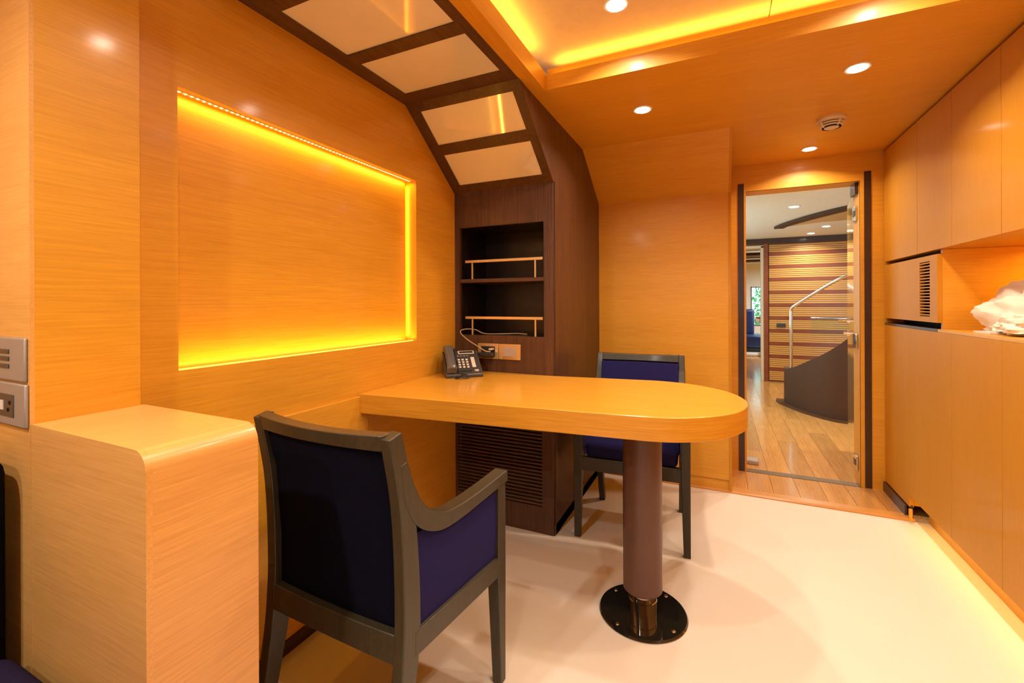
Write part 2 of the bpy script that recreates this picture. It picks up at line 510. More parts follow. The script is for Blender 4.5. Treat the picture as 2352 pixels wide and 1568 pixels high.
downlight(-1.0, -.9, ZC, 'unseen downlight added over the far end of the sofa as fill', power=P_DOWN * 2.4, col=(1, .92, .82), spread=3.0)  # second fill lamp added out of view, behind the camera

# smoke detector
sd = thing('smoke_detector', (.510, 2.690, ZC), 'round white smoke detector on the oak ceiling', 'smoke detector')
MB(sd.location).lathe((.51, 2.69, ZC), [(.060, 0), (.060, -.012), (.056, -.016)]).obj('base', white_pl, sd, smooth=True)
MB(sd.location).lathe((.51, 2.69, ZC), [(.040, -.016), (.040, -.048)]).obj('core', black_in, sd)
for i, (ra, rb, za, zb) in enumerate(((.056, .0555, -.016, -.023), (.0535, .051, -.028, -.033), (.048, .036, -.038, -.046), (.036, .018, -.046, -.054))):
    MB(sd.location).lathe((.51, 2.69, ZC), [(ra, za), (rb, zb)]).obj('ring', white_pl, sd, smooth=True)
for a in range(4):
    t_ = a * math.pi / 2 + .5
    mb = MB(sd.location)
    cx_, sy_ = math.cos(t_), math.sin(t_)
    pts = [(.51 + cx_ * r, 2.69 + sy_ * r, ZC + z) for r, z in ((.054, -.018), (.0525, -.028), (.048, -.038), (.038, -.046))]
    mb.tube(pts, .005, 8)
    mb.obj('rib', white_pl, sd, smooth=True)

# ------------------------------------------------------------------ dark bookcase unit
BX0, BX1, BY = XL, -.743, 2.078
bc = thing('bookcase', ((BX0 + BX1) / 2, 2.5, 0), 'dark brown wood unit with open shelves, bending into opal glass panels across the ceiling', 'bookcase')
B0 = bc.location
SX0, SX1, SZ0, SZ1 = -1.276, -.790, .978, 1.554
GX0, GX1, GZ0, GZ1 = -1.290, -.802, .131, .60
body = MB(B0)
body.box(BX0, BX1, BY, BY + .02, 0.0, GZ0).box(BX0, GX0, BY, BY + .02, GZ0, GZ1).box(GX1, BX1, BY, BY + .02, GZ0, GZ1)
body.box(BX0, BX1, BY, BY + .02, GZ1, SZ0)
body.box(BX0, SX0, BY, BY + .02, SZ0, SZ1).box(SX1, BX1, BY, BY + .02, SZ0, SZ1)
body.box(BX0, BX1, BY, BY + .02, SZ1, 1.745)
body.obj('front_panel', wenge, bc)
# right side panel following the hull line
MB(B0).prism([(BY + .02, 0), (YF, 0), (YF, 1.812), (2.605, ZC), (1.66, ZC), (BY + .02, 1.745)], BX1 - .02, BX1 + .006, 'x').obj('side_panel', wenge, bc)
MB(B0).box(BX1 - .02, BX1 + .006, BY + .004, YF, 0, .05).obj('plinth', dark_trim, bc)
# shelf recess
rc = MB(B0)
rc.box(SX0 - .02, SX0, BY + .02, BY + .30, SZ0 - .02, SZ1 + .02).box(SX1, SX1 + .02, BY + .02, BY + .30, SZ0 - .02, SZ1 + .02)
rc.box(SX0, SX1, BY + .02, BY + .30, SZ0 - .02, SZ0).box(SX0, SX1, BY + .02, BY + .30, SZ1, SZ1 + .02).box(SX0, SX1, BY + .30, BY + .32, SZ0, SZ1)
rc.obj('shelf_recess', plain('recess_dark_lacquer', (.020, .011, .007), rough=.25, spec=.4), bc)
MB(B0).box(SX0, SX1, BY + .004, BY + .30, 1.258, 1.277).obj('shelf', wenge_x, bc, bevel=.001)
for z, zb in ((1.372, 1.277), (1.070, SZ0)):
    r_ = MB(B0).box(-1.249, -.800, BY + .012, BY + .026, z - .007, z + .007).obj('fiddle_rail', brass_sat, bc, bevel=.001)
    for x in (-1.207, -.842):
        MB(B0).box(x - .004, x + .004, BY + .015, BY + .023, zb, z - .007).obj('rail_post', brass_sat, r_)
MB(B0).box(GX0, GX1, BY + .03, BY + .04, GZ0, GZ1).obj('grille_back', black_in, bc)
gr = MB(B0).box(GX0, GX1, BY + .022, BY + .028, GZ0, GZ0 + .006).box((GX0 + GX1) / 2 + .08, (GX0 + GX1) / 2 + .086, BY + .022, BY + .028, GZ0, GZ1).obj('grille', dark_trim, bc)
sl = None
n_s = 25
for i in range(n_s):
    z = GZ0 + .012 + i * (GZ1 - GZ0 - .014) / n_s
    if sl is None:
        sl = MB((0, 0, 0)).prism([(-.010, -.0055), (.006, -.001), (.006, .0045), (-.010, .0035)], GX0, GX1, 'x').obj('slat', wenge_slat, gr)
        o_ = sl
    else:
        o_ = sl.copy(); C.objects.link(o_)
    o_.location = Vector((0, BY + .012, z)) - Vector((B0.x, B0.y, 0))
    o_.parent = gr
# the slat mesh is in world x, shift it to the unit's origin

# leaning/ceiling light panels in dark frame
lp = bc
L0 = lp.location
S0, S1 = Vector((0, 2.078, 1.742)), Vector((0, 1.656, 2.062))
sd_ = (S1 - S0).normalized()
sn = Vector((0, -sd_.z, sd_.y))
if sn.z > 0: sn = -sn           # facing into the room (down, towards the camera)
SLen = (S1 - S0).length
PX0, PX1 = -1.249, -.780
def slope_box(x0, x1, t0, t1, d0, d1):
    v = []
    for d in (d0, d1):
        for (x, t) in ((x0, t0), (x1, t0), (x1, t1), (x0, t1)):
            p = S0 + sd_ * t + sn * d
            v.append((x, p.y, p.z))
    return v, [(0, 3, 2, 1), (4, 5, 6, 7), (0, 1, 5, 4), (1, 2, 6, 5), (2, 3, 7, 6), (3, 0, 4, 7)]
sy = lambda y: (2.078 - y) / (2.078 - 1.656) * SLen
g1 = (sy(2.038), sy(1.886)); g2 = (sy(1.840), sy(1.695))
fm = MB(L0)
for (a, b) in ((0, g1[0]), (g1[1], g2[0]), (g2[1], SLen)):
    fm.add(*slope_box(XL, -.737, a, b, -.03, 0))
for (a, b) in (g1, g2):
    fm.add(*slope_box(XL, PX0, a, b, -.03, 0)); fm.add(*slope_box(PX1, -.737, a, b, -.03, 0))
fm.obj('leaning_frame', wenge, lp)
for (a, b) in (g1, g2):
    mb = MB(L0); mb.add(*slope_box(PX0, PX1, a, b, -.02, -.004)); mb.obj('glass_panel', glass_m, lp)
mb = MB(L0); mb.add(*slope_box(-.741, -.735, 0, SLen, -.03, .004)); mb.obj('edge_strip', wenge, lp)
cg = [(1.304, 1.577), (.962, 1.241), (.62, .899), (.30, .557)]
CGX0, CGX1 = -1.242, -.777
fc = MB(L0)
prev = 1.66
for (a, b) in cg:
    fc.box(XL, -.737, b, prev, ZC - .002, ZC + .03)
    fc.box(XL, CGX0, a, b, ZC - .002, ZC + .03); fc.box(CGX1, -.737, a, b, ZC - .002, ZC + .03)
    prev = a
fc.box(XL, -.737, .25, prev, ZC - .002, ZC + .03)
fc.obj('ceiling_frame', wenge_y, lp)
for (a, b) in cg:
    MB(L0).box(CGX0, CGX1, a, b, ZC + .004, ZC + .02).obj('glass_panel', glass_m, lp)

# outlet plates and charger
op = thing('outlet_plate', (-1.038, BY, .896), 'double brass outlet plate on the dark unit above the desk', 'outlet')
O0 = op.location
MB(O0).box(-1.162, -1.040, BY - .008, BY, .857, .937).obj('plate', brass_sat, op, bevel=.002)
MB(O0).box(-1.038, -.915, BY - .008, BY, .857, .937).obj('plate', brass_sat, op, bevel=.002)
MB(O0).box(-1.140, -1.060, BY - .010, BY - .006, .868, .922).obj('socket_insert', black_pl, op)
MB(O0).box(-1.012, -.940, BY - .011, BY - .006, .872, .920).obj('socket_insert', grey_pl, op, bevel=.002)
MB(O0).box(-1.014, -.938, BY - .014, BY - .006, .864, .871).obj('hinge_lip', brass, op, bevel=.002)
MB(O0).box(-1.142, -1.062, BY - .014, BY - .006, .861, .868).obj('hinge_lip', brass, op, bevel=.002)
MB(O0).box(-1.056, -1.046, BY - .0095, BY - .007, .895, .906).obj('marker', white_pl, op)
ch = thing('charger', (-1.11, BY - .03, .885), 'black charger plugged into the left outlet', 'charger')
MB(ch.location).box(-1.165, -1.062, BY - .055, BY - .0105, .872, .893).obj('body', black_pl, ch, bevel=.003)
MB(ch.location).box(-1.080, -1.063, BY - .040, BY - .0105, .907, .914).obj('sticker', white_pl, ch)
cb_pts = smooth_pts([(-1.066, BY - .045, .900), (-1.09, BY - .055, .902), (-1.14, BY - .05, .925), (-1.20, BY - .045, .955), (-1.25, BY - .03, .985), (-1.262, BY - .01, 1.002), (-1.24, BY + .02, 1.008), (-1.20, BY + .04, 1.003), (-1.15, BY + .05, .9835), (-1.05, BY + .08, .983), (-.98, BY + .10, .985), (-.92, BY + .09, .983)], 6)
tag(MB((-1.1, BY - .04, .9)).tube(cb_pts, .0028, 8).obj('charging_cable', cable_m, smooth=True), 'thin beige cable running from the outlet into the lower shelf', 'cable')

# ------------------------------------------------------------------ desk
dk = thing('desk', (-.6, 1.75, 0), 'long oak desk with a rounded end on a single post', 'desk')
D0 = dk.location
acx, acy, ar = -.255, 1.792, .345
poly = [(XL + .001, 1.356)]
fa = math.atan2(1.447 - 1.356, 1.05)
a0, a1 = -math.pi / 2 + fa, math.pi / 2 + .11
poly2 = []
for i in range(41):
    a = a0 + (a1 - a0) * i / 40
    poly2.append((acx + ar * math.cos(a), acy + ar * math.sin(a)))
poly += poly2 + [(-.735, 2.074), (XL + .001, 2.074)]
MB(D0).prism(poly, .712, .790, 'z').obj('top', oak_desk, dk, bevel=.003)
band = MB(D0)
bpts = poly[:-1]
ring = []
for i, p in enumerate(bpts):
    a = Vector(bpts[max(i - 1, 0)]); b = Vector(bpts[min(i + 1, len(bpts) - 1)])
    t_ = (b - a).normalized()
    ring.append((Vector(p), Vector((t_.y, -t_.x))))
v, f = [], []
for p, n_ in ring:
    q = p + n_ * .0012
    v += [(p.x, p.y, .7145), (q.x, q.y, .7145), (q.x, q.y, .7875), (p.x, p.y, .7875)]
for i in range(len(ring) - 1):
    for k_ in range(4):
        f.append((i * 4 + k_, i * 4 + 4 + k_, i * 4 + 4 + (k_ + 1) % 4, i * 4 + (k_ + 1) % 4))
band.add(v, f).obj('edge_band', oak_band, dk, smooth=True)
px_, py_ = -.262, 1.706
MB(D0).lathe((px_, py_, 0), [(.064, .088), (.070, .094), (.070, .712)]).obj('post', post_m, dk, smooth=True)
MB(D0).lathe((px_, py_, 0), [(.050, .010), (.050, .052), (.0515, .053), (.0515, .057), (.050, .058), (.050, .092)]).obj('collar', chrome, dk, smooth=True)
bs = MB(D0).lathe((px_, py_, 0), [(.156, 0), (.158, .004), (.154, .010), (.05, .011)], 56).obj('base_plate', mirror_dk, dk, smooth=True)
for i in range(4):
    a = math.radians(20 + 90 * i) - .9
    MB(D0).lathe((px_ + .134 * math.cos(a), py_ + .134 * math.sin(a), .0105), [(.007, 0), (.006, .002), (.002, .0028)], 14).obj('screw', steel, bs, smooth=True)

# ------------------------------------------------------------------ low oak box by the pillar
bx = thing('low_cabinet', (-1.07, .51, 0), 'low oak cabinet with rounded top edge in front of the pillar', 'cabinet')
X0 = bx.location
pr = [(-1.277, 0), (-.860, 0)]
R_ = .035
for i in range(9):
    a = i / 8 * math.pi / 2
    pr.append((-.860 - R_ + R_ * math.cos(a), .905 - R_ + R_ * math.sin(a)))
pr.append((-1.277, .905))
MB(X0).prism(pr, .424, .612, 'y').obj('shell', oak_box_y, bx, smooth=True)
pf = pr
MB(X0).prism(pf, .414, .424, 'y').obj('front_panel', oak_box, bx, smooth=True)

# switches on the pillar front
sw = thing('switch_plate', (-1.385, .413, 1.03), 'satin nickel switch plate with three buttons on the pillar', 'switch')
MB(sw.location).box(-1.44, -1.286, .407, .413, .990, 1.081).obj('plate', nickel, sw, bevel=.003)
for z in (1.052, 1.037, 1.021):
    MB(sw.location).box(-1.400, -1.355, .405, .4085, z - .005, z + .004).obj('button', dgrey_pl, sw, bevel=.001)
so = thing('socket_plate', (-1.38, .413, .94), 'satin nickel socket plate below the switches on the pillar', 'outlet')
MB(so.location).box(-1.44, -1.281, .406, .413, .896, .986).obj('plate', nickel, so, bevel=.003)
MB(so.location).box(-1.43, -1.330, .4045, .4075, .915, .962).obj('insert', dgrey_pl, so, bevel=.001)
MB(so.location).box(-1.390, -1.376, .403, .405, .928, .948).obj('indicator', white_pl, so)
for (x, z) in ((-1.425, .945), (-1.372, .945), (-1.38, .93)):
    MB(so.location).cyl((x + .026, .4035, z), .004, .004, .002, 10, 'y').obj('pin_hole', black_in, so)

# ------------------------------------------------------------------ chairs
def sweep_yz(path, x0f, x1f):
    """path: list of (y, z, ny, nz, half) ; returns verts, faces of a bar between x functions"""
    v, f = [], []
    for (y, z, ny, nz, h) in path:
        for (xx, s) in ((x0f(y), -1), (x1f(y), -1), (x1f(y), 1), (x0f(y), 1)):
            v.append((xx, y + ny * h * s, z + nz * h * s))
    for i in range(len(path) - 1):
        for k in range(4):
            f.append((i * 4 + k, i * 4 + (k + 1) % 4, (i + 1) * 4 + (k + 1) % 4, (i + 1) * 4 + k))
    n = (len(path) - 1) * 4
    f += [(3, 2, 1, 0), (n, n + 1, n + 2, n + 3)]
    return v, f
def path_norm(pts, halves, n=7):
    ps = smooth_pts([Vector((0, p[0], p[1])) for p in pts], n)
    out = []
    for i, p in enumerate(ps):
        t = (ps[min(i + 1, len(ps) - 1)] - ps[max(i - 1, 0)]).normalized()
        u = i / (len(ps) - 1) * (len(halves) - 1)
        k = min(int(u), len(halves) - 2)
        h = halves[k] + (halves[k + 1] - halves[k]) * (u - k)
        out.append((p.y, p.z, -t.z, t.y, h))
    return out

def make_chair():
    t = thing('armchair', (0, 0, 0), 'x', 'armchair', 'navy armchairs at the desk')
    hw = lambda y: .236 + (y + .19) / .43 * .032       # outer half width
    for s in (-1, 1):
        xo = lambda y, s=s: s * hw(y)
        xi = lambda y, s=s: s * (hw(y) - .031)
        MB().add(*sweep_yz(path_norm([(-.238, 0), (-.192, .20), (-.166, .36), (-.165, .52), (-.180, .70), (-.214, .858)], [.018, .024, .030, .028, .024, .020]), xi, xo)).obj('back_leg', frame_m, t, bevel=.003)
        fl = MB()
        v = []
        for (z, yf, yb, dx) in ((0, .236, .206, .030), (.33, .240, .194, .040), (.598, .240, .196, .040)):
            for (x, y) in ((s * hw(.22), yf), (s * (hw(.22) - dx), yf), (s * (hw(.22) - dx), yb), (s * hw(.22), yb)):
                v.append((x, y, z))
        f = [(0, 1, 2, 3), (8, 9, 10, 11)]
        for i in range(2):
            for k_ in range(4):
                f.append((i * 4 + k_, i * 4 + (k_ + 1) % 4, i * 4 + 4 + (k_ + 1) % 4, i * 4 + 4 + k_))
        fl.add(v, f)
        fl.obj('front_leg', frame_m, t, bevel=.003)
        xi2 = lambda y, s=s: s * (hw(y) - .043)
        xo2 = lambda y, s=s: s * (hw(y) + .0006)
        arm = path_norm([(-.190, .79), (-.166, .705), (-.126, .645), (-.062, .608), (.015, .600), (.12, .606), (.250, .618)], [.012, .022, .024, .022, .019, .017, .017], 8)
        MB().add(*sweep_yz(arm, xi2, xo2)).obj('arm', frame_m, t, bevel=.003)
        xm0 = lambda y, s=s: s * (hw(y) - .034)
        xm1 = lambda y, s=s: s * (hw(y) - .010)
        # side upholstery
        low = .385
        ys = [-.145 + i * (.345 / 14) for i in range(15)]
        def armz(y):
            best = min(arm, key=lambda q: abs(q[0] - y) if q[1] < .7 else 9)
            return best[1]
        v, f = [], []
        for i, y in enumerate(ys):
            zt = armz(y) - .010 if y > -.10 else .61
            for (xf) in (xm0, xm1):
                v.append((xf(y), y, low)); v.append((xf(y) + (s * .005 if xf is xm1 else 0), y, (low + zt) / 2)); v.append((xf(y), y, zt))
        for i in range(len(ys) - 1):
            a, b = i * 6, i * 6 + 6
            f += [(a, b, b + 1, a + 1), (a + 1, b + 1, b + 2, a + 2), (a + 3, a + 4, b + 4, b + 3), (a + 4, a + 5, b + 5, b + 4), (a + 2, b + 2, b + 5, a + 5), (a, a + 3, b + 3, b)]
        e = (len(ys) - 1) * 6
        f += [(0, 1, 4, 3), (1, 2, 5, 4), (e, e + 3, e + 4, e + 1), (e + 1, e + 4, e + 5, e + 2)]
        MB().add(v, f).obj('side_panel', navy, t, smooth=True)
        # side rail
        v = []
        for y in (-.155, .205):
            for (x, z) in ((s * hw(y), .332), (s * (hw(y) - .03), .332), (s * (hw(y) - .03), .392), (s * hw(y), .388)):
                v.append((x, y, z))
        MB().add(v, [(0, 1, 2, 3), (4, 5, 6, 7), (0, 1, 5, 4), (1, 2, 6, 5), (2, 3, 7, 6), (3, 0, 4, 7)]).obj('side_rail', frame_m, t, bevel=.002)
    MB().box(-.235, .235, .205, .236, .332, .395).obj('front_rail', frame_m, t, bevel=.003)
    # curved pieces between the back posts
    def bow(z): return {0: 0}.get(z, 0)
    def backline(z):     # centre line y of post at z
        zs = [(.0, -.238), (.20, -.192), (.36, -.166), (.52, -.165), (.70, -.180), (.858, -.214)]
        for (a, ya), (b, yb) in zip(zs, zs[1:]):
            if z <= b: return ya + (yb - ya) * (z - a) / (b - a)
        return zs[-1][1]
    def curved(z0, z1, half, th0, th1, name, mat, nz=1, off=0, puff=0, sag=0):
        nx = 14
        v, f = [], []
        for k_ in range(nz + 1):
            z = z0 + (z1 - z0) * k_ / nz
            for i in range(nx + 1):
                u = -1 + 2 * i / nx
                bw = -.020 * (1 - u * u) * min(1, max(0, (z - .30) / .30))
                p_ = puff * (1 - u ** 4) * (1 - (2 * k_ / nz - 1) ** 4 if nz > 1 else 1)
                y = backline(z) + bw + off
                zz = z - sag * (1 - u * u) * (k_ / nz)
                v.append((u * half, y + th0 - p_, zz))
                v.append((u * half, y + th1 + max(0, p_) * .6, zz))
        m_ = (nx + 1) * 2
        for k_ in range(nz):
            for i in range(nx):
                a = k_ * m_ + i * 2; b = a + 2; c2 = a + m_; d2 = b + m_
                f += [(a, b, d2, c2), (a + 1, c2 + 1, d2 + 1, b + 1)]
            a = k_ * m_; b = a + m_
            f.append((a, b, b + 1, a + 1))
            a = k_ * m_ + nx * 2; b = a + m_
            f.append((a, a + 1, b + 1, b))
        for i in range(nx):
            a = i * 2; f.append((a, a + 1, a + 3, a + 2))
            a = nz * m_ + i * 2; f.append((a, a + 2, a + 3, a + 1))
        MB().add(v, f).obj(name, mat, t, bevel=.002 if puff == 0 else 0, smooth=True)
    curved(.822, .860, .212, -.019, .019, 'top_rail', frame_m, sag=.005)
    curved(.332, .397, .214, -.026, .012, 'back_rail', frame_m)
    curved(.393, .826, .209, -.006, .014, 'back_panel', navy_dark, nz=10, puff=.004)
    curved(.42, .815, .205, .014, .042, 'back_cushion', navy, nz=10, puff=.010)
    # seat cushion
    bm_ = MB().box(-.212, .212, -.15, .228, .392, .468)
    bm_.obj('seat_cushion', navy, t, bevel=.022, seg=4)
    return t
ch1 = make_chair()
ch1.location = (-.871, 1.003, 0)
ch1.rotation_euler = (0, 0, math.radians(-2.0))
ch1['label'] = 'navy armchair seen from behind, beside the low oak cabinet'
ch2 = copy_tree(ch1)
ch2.location = (-.396, 2.368, 0)
ch2.rotation_euler = (0, 0, math.pi + math.radians(2.6))
ch2['label'] = 'navy armchair on the far side of the desk, facing the camera'

# ------------------------------------------------------------------ navy sofa corner at the left edge
sf = thing('sofa', (-1.2, -.3, 0), 'navy sofa at the lower left edge of the room', 'sofa')
MB(sf.location).box(-1.52, -.72, -1.25, .395, .10, .30).obj('base', black_pl, sf, bevel=.01)
for (a, b) in ((-1.25, -.43), (-.425, .395)):
    MB(sf.location).box(-1.31, -.70, a, b, .30, .452).obj('seat_cushion', seat_shaded, sf, bevel=.03, seg=4)
    MB(sf.location).box(-1.52, -1.300, a, b, .30, .850).obj('back_cushion', navy_dark, sf, bevel=.045, seg=5)
for (x, y) in ((-1.48, -1.2), (-.76, -1.2), (-1.48, .34), (-.76, .34)):
    MB(sf.location).box(x - .025, x + .025, y - .025, y + .025, 0, .10).obj('leg', frame_m, sf)

# ------------------------------------------------------------------ phone
ang = math.atan2(.115, .133)
ph = thing('desk_phone', (-1.165, 1.915, .790), 'black corded desk phone in the corner of the desk', 'phone', rz=ang)
def pw(mb): return mb
# local: x right, y back, front edge at y=-.085 ; wedge
PWH = .090
def ptop(y): return .018 + (y + .085) * .62          # sloping top surface
MB().prism([(-.085, 0), (.07, 0), (.07, ptop(.07)), (-.085, .016)], -PWH, PWH, 'x').obj('body', dgrey_pl, ph, bevel=.004)
MB().prism([(.02, 0), (.07, 0), (.07, .06), (.05, .06)], -PWH * .8, PWH * .8, 'x').obj('stand', black_pl, ph)
tl = math.atan(.62)
def on_top(name, mat, x0, x1, y0, y1, h, parent, bev=.001):
    v = []
    for d in (0.0, h):
        for (x, y) in ((x0, y0), (x1, y0), (x1, y1), (x0, y1)):
            v.append((x, y - d * math.sin(tl), ptop(y) + d * math.cos(tl)))
    return MB().add(v, [(0, 3, 2, 1), (4, 5, 6, 7), (0, 1, 5, 4), (1, 2, 6, 5), (2, 3, 7, 6), (3, 0, 4, 7)]).obj(name, mat, parent, bevel=bev)
scr = on_top('display_frame', key_pl, -.012, .070, .045, .066, .003, ph)
on_top('display', black_pl, -.006, .064, .049, .062, .0038, scr)
on_top('name_strip', key_pl, .045, .064, -.045, .022, .002, ph)
for r in range(4):
    for cc in range(3):
        on_top('key', key_pl, -.022 + cc * .020, -.010 + cc * .020, -.048 + r * .016, -.038 + r * .016, .004, ph)
for cc in range(4):
    on_top('function_key', black_pl, -.02 + cc * .016, -.008 + cc * .016, -.068, -.062, .003, ph)
    on_top('function_key', grey_pl, -.02 + cc * .016, -.012 + cc * .016, .030, .034, .002, ph)
yb_ = -.064
MB().lathe((.062, yb_, ptop(yb_)), [(.011, -.004), (.011, .003), (.009, .004)], 20).obj('round_key', key_pl, ph, smooth=True)
# handset, a bar with two bulbs
hp = []
hs = MB()
prof = []
for i in range(13):
    u = i / 12
    y = -.078 + u * .150
    endb = max(0, abs(u - .5) - .30) / .20
    z0 = ptop(y) + .012 - .012 * endb
    z1 = ptop(y) + .036 + .006 * math.sin(math.pi * u) - .006 * endb ** 2
    w_ = .021 + .004 * endb
    prof.append((y, z0, z1, w_))
v, f = [], []
for (y, z0, z1, w_) in prof:
    xc = -.062
    ring = [(-w_, z0), (w_, z0), (w_, z1 - .008), (w_ * .55, z1), (-w_ * .55, z1), (-w_, z1 - .008)]
    v += [(xc + a, y - (b - ptop(y)) * .5, b) for a, b in ring]
for i in range(12):
    for k_ in range(6):
        f.append((i * 6 + k_, i * 6 + (k_ + 1) % 6, i * 6 + 6 + (k_ + 1) % 6, i * 6 + 6 + k_))
f += [tuple(range(5, -1, -1)), tuple(range(72, 78))]
hs.add(v, f)
hs.obj('handset', plain('handset_plastic', (.10, .095, .09), rough=.25), ph, bevel=.003, smooth=True)
coil = []
cp = smooth_pts([(-.05, -.115, .008), (-.03, -.125, .010), (.0, -.120, .010), (.015, -.105, .010), (-.01, -.09, .02), (-.03, -.075, .038), (-.034, -.03, .064), (-.034, .03, .10), (-.03, .06, .125)], 24)
for i, p in enumerate(cp):
    a = i * 1.35
    coil.append((p.x + .0055 * math.cos(a), p.y + .002 * math.sin(a * .5), p.z + .0055 * math.sin(a)))
MB().tube(coil, .0022, 6).obj('coiled_cord', black_pl, ph, smooth=True)

# ------------------------------------------------------------------ fitted units on the right wall
XW = 1.358
seams = [3.375, 2.885, 2.516, 2.147, 1.778, 1.409, 1.04, .67, .30]
upn = ['beside the doorway', 'second from the doorway', 'third from the doorway', 'fourth from the doorway', 'fifth from the doorway', 'sixth from the doorway', 'seventh from the doorway', 'eighth from the doorway']
for i in range(8):
    ya, yb = seams[i + 1], seams[i]
    t = thing('wall_cabinet', (1.1, (ya + yb) / 2, 1.385), 'upper oak cupboard %s on the right' % upn[i], 'cabinet', 'upper cupboards')
    MB(t.location).box(XR + .02, XW, ya + .0005, yb - .0005, 1.385, 2.050).obj('carcass', oak_z, t)
    MB(t.location).box(XR, XR + .0195, ya + .0012, yb - .0012, 1.385, 2.047).obj('door', oak_z, t, bevel=.0008)
lse = [3.375, 3.0, 2.53, 2.150, 1.778, 1.409, 1.04, .67, .30]
for i in range(8):
    ya, yb = lse[i + 1], lse[i]
    t = thing('base_cabinet', (1.1, (ya + yb) / 2, 0), 'lower oak cupboard %s on the right' % upn[i], 'cabinet', 'lower cupboards')
    MB(t.location).box(XR + .02, XW, ya + .0005, yb - .0005, .131 if i else .08, 1.008).obj('carcass', oak_z, t)
    MB(t.location).box(XR, XR + .0195, ya + .0012, yb - .0012, .131 if i else .072, 1.008).obj('door', oak_z, t, bevel=.0008)
    if i: MB(t.location).box(.980, .99, ya, yb, 0, .131).obj('toe_kick', oak_y, t)
    else: MB(t.location).box(.905, .915, ya, yb, .014, .08).obj('toe_kick', dark_trim, t)
tag(MB((1.1, 1.6, 1.008)).box(XR, XW, .30, 2.659, 1.008, 1.022).obj('counter_top', oak_y, bevel=.002), 'thin oak counter above the lower cupboards', 'counter')
tag(MB((.915, 3.0, .0)).box(.886, .899, 2.952, 2.966, .0135, .075).obj('nosing_stop', oak_x, bevel=.001), 'small oak stop block at the end of the landing nosing', 'trim block')
# vent unit
VU = thing('vent_cabinet', (1.1, 3.0, 1.022), 'oak cupboard with a louvred vent between counter and upper cupboards', 'cabinet')
V0 = VU.location
VY0, VY1, VZ0, VZ1 = 2.738, 2.858, 1.076, 1.338
vb = MB(V0)
vb.box(XR, XR + .02, 2.661, VY0, 1.050, 1.364).box(XR, XR + .02, VY1, 3.372, 1.050, 1.364)
vb.box(XR, XR + .02, VY0, VY1, 1.050, VZ0).box(XR, XR + .02, VY0, VY1, VZ1, 1.364)
vb.obj('front_panel', oak_z, VU)
MB(V0).box(XR + .02, XW, 2.661, 2.680, 1.010, 1.384).obj('side_panel', oak_x, VU)
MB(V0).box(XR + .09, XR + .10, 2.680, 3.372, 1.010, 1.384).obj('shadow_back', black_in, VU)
MB(V0).box(XR, XR + .09, 2.661, 3.372, 1.009, 1.022).obj('lower_ledge', dark_trim, VU)
MB(V0).box(XR + .03, XR + .04, VY0 - .01, VY1 + .01, VZ0 - .01, VZ1 + .01).obj('grille_back', black_in, VU)
nv = 18
vs = None
for i in range(nv):
    z = VZ0 + (i + .5) * (VZ1 - VZ0) / nv
    if vs is None:
        vs = MB().box(0, .014, VY0 - V0.y, VY1 - V0.y, -.0027, .0027).obj('slat', oak_z, VU)
        o_ = vs
    else:
        o_ = vs.copy(); C.objects.link(o_); o_.parent = VU
    o_.location = (XR + .001 - V0.x, 0, z - V0.z)

# crumpled tissue bag on the counter
ts = thing('tissue_bundle', (1.10, 2.33, 1.022), 'crumpled white tissue bundle lying on the counter', 'tissue')
def tissue_mesh(cx, cy, lx, ly, hz, seed, n=46):
    v, f = [], []
    m2 = 26
    for j in range(m2 + 1):
        ph_ = j / m2 * math.pi * .58
        for i in range(n):
            th = 2 * math.pi * i / n
            d = Vector((math.cos(th) * math.sin(ph_), math.sin(th) * math.sin(ph_), math.cos(ph_)))
            q = d * 1.9 + Vector((seed, 0, 0))
            r = 1 + .30 * (noise.noise(q) ) + .20 * (1 - 2 * abs(noise.noise(d * 3.4 + Vector((0, seed, 0))))) + .05 * noise.noise(d * 9)
            v.append((cx + lx * d.x * r, cy + ly * d.y * r, max(1.024 + .0, 1.03 + hz * d.z * r + .02)))
    for j in range(m2):
        for i in range(n):
            f.append((j * n + i, j * n + (i + 1) % n, (j + 1) * n + (i + 1) % n, (j + 1) * n + i))
    return v, f
MB(ts.location).add(*tissue_mesh(1.08, 2.33, .11, .25, .15, 3.3)).obj('sheet', tissue_m, ts, smooth=True)
MB(ts.location).add(*tissue_mesh(1.14, 2.18, .14, .22, .22, 8.1)).obj('sheet', tissue_m, ts, smooth=True)
MB(ts.location).add(*tissue_mesh(1.02, 2.24, .07, .13, .055, 5.7)).obj('sheet', tissue_m, ts, smooth=True)
tag(MB((1.0, 2.3, 1.022)).box(.93, 1.03, 2.30, 2.42, 1.022, 1.030).obj('paper_pad', white_pl, bevel=.001), 'flat white paper pad under the tissue bundle', 'paper')

# ------------------------------------------------------------------ hall beyond the door
HZ = 2.05
struct(MB().box(-.8, 3.0, 3.05, 14.0, -.08, .0), 'floor_hall', plank_m, 'polished oak plank floor of the hall')
fh = bpy.data.objects['floor_hall']
pk = None
rw = .135
for r in range(11):
    x = .02 + r * rw
    off = (r * .47) % 1.3
    y = 3.05 - off
    while y < 12.6:
        ya, yb = max(y, 3.05), min(y + 1.3, 12.6)
        if yb - ya > .05 and not (yb <= 3.55 and x > .95):
            if abs((yb - ya) - 1.3) < 1e-4:
                if pk is None:
                    pk = MB().box(.0008, rw - .0008, .0008, 1.2992, 0, .012).obj('plank', plank_m, fh)
                    o_ = pk
                else:
                    o_ = pk.copy(); C.objects.link(o_); o_.parent = fh
                o_.location = (x, ya, 0)
            else:
                o_ = MB().box(.0008, rw - .0008, .0008, yb - ya - .0008, 0, .012).obj('plank', plank_m, fh)
                o_.location = (x, ya, 0)
        y += 1.3
